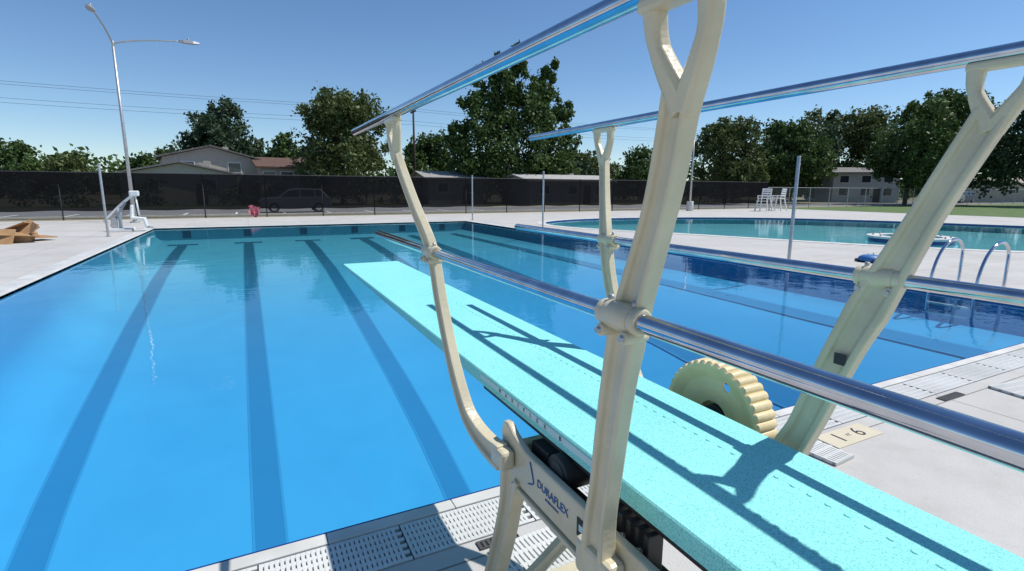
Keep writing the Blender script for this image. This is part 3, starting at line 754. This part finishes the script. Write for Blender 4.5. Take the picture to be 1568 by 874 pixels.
pts=[(-30,63.4),(18.6,63.4),(67,64)]
for x,y in pts:
    e=empty('utility_pole',(x,y,0));tube('post',[(0,0,0),(0,0,11.3)],lambda s:.16-.05*s,'wood',e,10)
    box('crossarm',-.07,.07,-1.0,1.0,10.6,10.75,'wood',e)
    for s in (-.9,.9,.3):tube('insulator',[(0,s,10.75),(0,s,10.95)],.05,'galv',e,8)
e=empty('power_lines');V=[];F=[]
for off,z in ((-.9,10.9),(.9,10.9),(0,9.6),(0,9.2)):
    for (xa,ya),(xb,yb) in zip([(-90,62)]+pts,pts+[(130,66)]):
        P=[(xa+(xb-xa)*t,ya+(yb-ya)*t+off,z-2.4*t*(1-t)*.5) for t in [i/16 for i in range(17)]];tubedata(P,.015,V,F,4,False)
obj('cables',V,F,'wire',e)

# ---------------- trees ----------------
rng=np.random.default_rng(7)
def leaves(name,cent,spread,n,size,m,parent):
    k=len(cent);idx=rng.integers(0,k,n)
    P=cent[idx]+rng.normal(0,1,(n,3))*spread[idx][:,None]
    a=rng.normal(0,1,(n,3));a/=np.linalg.norm(a,axis=1)[:,None]
    b=rng.normal(0,1,(n,3));b-=a*(a*b).sum(1)[:,None];b/=np.linalg.norm(b,axis=1)[:,None]
    s=(size*(.55+.9*rng.random(n)))[:,None]
    q=np.stack([P-a*s*.5,P+b*s*.32,P+a*s*.6,P-b*s*.32],1).reshape(-1,3)
    me=bpy.data.meshes.new(name);me.vertices.add(4*n);me.vertices.foreach_set('co',q.astype(np.float32).ravel())
    me.loops.add(4*n);me.loops.foreach_set('vertex_index',np.arange(4*n,dtype=np.int32))
    me.polygons.add(n);me.polygons.foreach_set('loop_start',np.arange(0,4*n,4,dtype=np.int32));me.polygons.foreach_set('loop_total',np.full(n,4,dtype=np.int32))
    me.update();me.validate();me.materials.append(M[m]);o=bpy.data.objects.new(name,me);col.objects.link(o);o.parent=parent;return o
def tree(name,x,y,h,w,m='leaf',style='round',n=9000,low=.18,size=.42,lobes=None):
    e=empty(name,(x,y,0))
    L=[]
    if lobes:L=lobes
    elif style=='round':
        L.append((0,0,h*.52,w*.34,h*.28))
        for i in range(20):
            a=rng.random()*6.28;t=rng.random();z=h*(low+.10+(.84-low)*t);env=math.sin(math.pi*min(1,max(.12,(z/h-low+.1)/(1.12-low))))**.6
            r=w*.5*env*(.5+.42*rng.random());rl=w*(.08+.13*rng.random())
            L.append((r*math.cos(a),r*math.sin(a),min(z,h-rl*.95),rl,rl*(.7+.7*rng.random())))
        L.append((w*.05,0,h*.84,w*.15,h*.14));L.append((-w*.14,0,h*.86,w*.08,h*.11))
    elif style=='spiky':
        for i in range(26):
            a=rng.random()*6.28;t=(i+rng.random())/26;z=h*(low+(.88-low)*t);r=w*.5*(1-t)**.45*(.35+.6*rng.random());rl=w*(.10+.09*(1-t))
            L.append((r*math.cos(a),r*math.sin(a),z,rl,rl*1.0))
        L.append((0,0,h*.93,w*.10,h*.07));L.append((0,0,h*.5,w*.28,h*.3))
    cs=[];sp=[]
    for (lx,ly,lz,rx,rz) in L:
        k=max(12,int(30*(rx/(w*.2))**1.4))
        d=rng.normal(0,1,(k,3));d/=np.linalg.norm(d,axis=1)[:,None]
        rad=(.45+.65*rng.random(k)**.6)[:,None]
        cs.append(np.array([lx,ly,lz])+d*rad*np.array([rx,rx,rz]));sp.append(np.full(k,rx*.13+.07)*(.6+.8*rng.random(k)))
    cs=np.concatenate(cs);sp=np.concatenate(sp)
    leaves('foliage',cs,sp,n,size,m,e)
    V=[];F=[];tubedata([(0,0,-.1),(.03*w,0,h*.3),(0,.02*w,h*.6),(0,0,h*.86)],lambda s:max(.03,h*.022*(1-s*.9)),V,F,8)
    for (lx,ly,lz,rx,rz) in L[:10]:
        z0=max(h*.15,lz-h*.25);tubedata([(0,0,z0),(lx*.5,ly*.5,(z0+lz)/2+.1),(lx,ly,lz)],lambda s:h*.009*(1-s*.8),V,F,6)
    obj('trunk',V,F,'bark',e)
    return e
tree('spruce_tree',-1.6,76,12.2,13.5,'leaf_dark','spiky',20000,low=.15)
tree('deciduous_tree',4.9,74,8.6,6.4,'leaf','spiky',7000)
tree('deciduous_tree',9.2,59,11.0,11.0,'leaf_olive','round',26000,low=.06,size=.34)
tree('deciduous_tree',23.5,72,9.0,8.2,'leaf','round',10000,low=.08)
Lb=[(0,0,6.5,4.2,4),(-5,0,5.5,2.8,2.6),(5.2,0,5.2,3.0,2.8),(-2.8,1,10,2.5,3),(2.6,0,9.6,2.8,3),(-4.6,-.5,9,1.8,2),(5.5,.5,8.8,2,2.2),(-3.9,0,13.2,1.5,2.0),(-1.2,.3,13.8,1.7,2.4),(1.2,0,14.3,1.5,2.6),(4.6,.2,13.4,1.5,2.6),(4.9,0,15.9,.8,1.8),(.4,0,16.5,.8,1.5),(-1.9,0,15.8,.7,1.2),(-6.8,0,6.8,1.5,1.1),(-7.4,0,8,1.0,.7),(7.2,0,7,1.6,1.5),(7.0,0,11.2,1.2,.9),(2.8,0,12.4,1.6,1.5),(-2.6,0,4,3,2),(3,0,3.6,3,2),(0,0,11,3,2.6),(-5.6,0,11.4,1.2,.9),(6.2,0,4.0,2,1.6),(-6.0,0,3.8,2,1.6)]
tree('cottonwood_tree',29.4,57.9,17.4,15,'leaf','round',46000,lobes=Lb,size=.38)
tree('deciduous_tree',46,66,7.2,9,'leaf_olive','round',9000,low=.08)
tree('deciduous_tree',55,64,7.8,9,'leaf','round',8000,low=.08)
tree('deciduous_tree',52.5,46.4,10.2,8.2,'leaf_olive','round',19000,low=.06,size=.32)
tree('deciduous_tree',65.9,48.8,10.6,10.4,'leaf','round',17000,low=.06)
tree('deciduous_tree',78,56,11.8,12,'leaf_dark','round',14000,low=.06,size=.45)
tree('deciduous_tree',88,55,14.4,15.5,'leaf_olive','round',22000,low=.06,size=.46)
tree('deciduous_tree',68.6,34.6,11.6,9.8,'leaf','round',21000,low=.12,size=.33)
tree('deciduous_tree',75.5,33.8,13.4,11.5,'leaf','round',24000,low=.12,size=.35)
tree('deciduous_tree',76,26.2,12.4,10.8,'leaf_dark','round',21000,low=.15,size=.35)
tree('deciduous_tree',-31.7,107,8.3,10,'leaf','round',6000,low=.1,size=.5)
tree('deciduous_tree',-24,103,6.6,8,'leaf_olive','round',5000,low=.1,size=.5)
tree('deciduous_tree',-14,98,6.4,6,'leaf','round',4000,low=.1,size=.5)
tree('deciduous_tree',-9,90,7.2,6,'leaf_olive','round',4000,low=.1,size=.45)
tree('deciduous_tree',40,62,5.4,6,'leaf_dark','round',4500,low=.1)
e=empty('distant_trees');cs=[]
for i in range(420):
    a=R(-35+(i+rng.random())*135/420);d=150+rng.random()*60
    x,y=math.sin(a)*d,math.cos(a)*d;hh=5.5+3.8*rng.random()+1.8*math.sin(i*.21)
    for k in range(7):cs.append((x+rng.normal(0,2.5),y+rng.normal(0,2.5),hh*rng.random()))
cs=np.array(cs);leaves('foliage',cs,np.full(len(cs),1.1),56000,1.2,'leaf',e)
e=empty('roadside_shrubs');cs=[]
for i in range(110):
    x=rng.uniform(-60,120);y=rng.uniform(55,60)
    for k in range(3):cs.append((x+rng.normal(0,.6),y+rng.normal(0,.5),rng.uniform(.2,2.2)))
leaves('foliage',np.array(cs),np.full(len(cs),.35),16000,.3,'leaf',e)

# ---------------- light, sky, camera ----------------
S=Vector((.59,-.2,1)).normalized()
sun=bpy.data.lights.new('sun','SUN');sun.energy=4.7;sun.angle=R(.5);sun.color=(1,.965,.91)
so=bpy.data.objects.new('sun',sun);col.objects.link(so);so.rotation_euler=(-S).to_track_quat('-Z','Y').to_euler()
w=bpy.data.worlds.new('World');sc.world=w;w.use_nodes=True;t=w.node_tree
bg=t.nodes['Background'];sky=nn(t,'ShaderNodeTexSky',sky_type='NISHITA');sky.sun_disc=False
sky.sun_elevation=math.asin(S.z);sky.sun_rotation=math.atan2(S.x,S.y);sky.altitude=1200;sky.air_density=1.05;sky.dust_density=.2;sky.ozone_density=4
hs=nn(t,'ShaderNodeHueSaturation');hs.inputs['Saturation'].default_value=1.1;hs.inputs['Value'].default_value=1.15
t.links.new(sky.outputs[0],hs.inputs['Color']);t.links.new(hs.outputs[0],bg.inputs['Color']);bg.inputs['Strength'].default_value=.11
cam=bpy.data.cameras.new('camera');co=bpy.data.objects.new('camera',cam);col.objects.link(co)
cam.lens=36*800/1568;cam.sensor_width=36;cam.clip_start=.02;cam.clip_end=3000
co.matrix_world=Matrix.Translation((0,0,1.6))@Matrix.Rotation(R(-26.7),4,'Z')@Matrix.Rotation(R(90-10.4),4,'X')@Matrix.Rotation(R(.25),4,'Z')
sc.camera=co
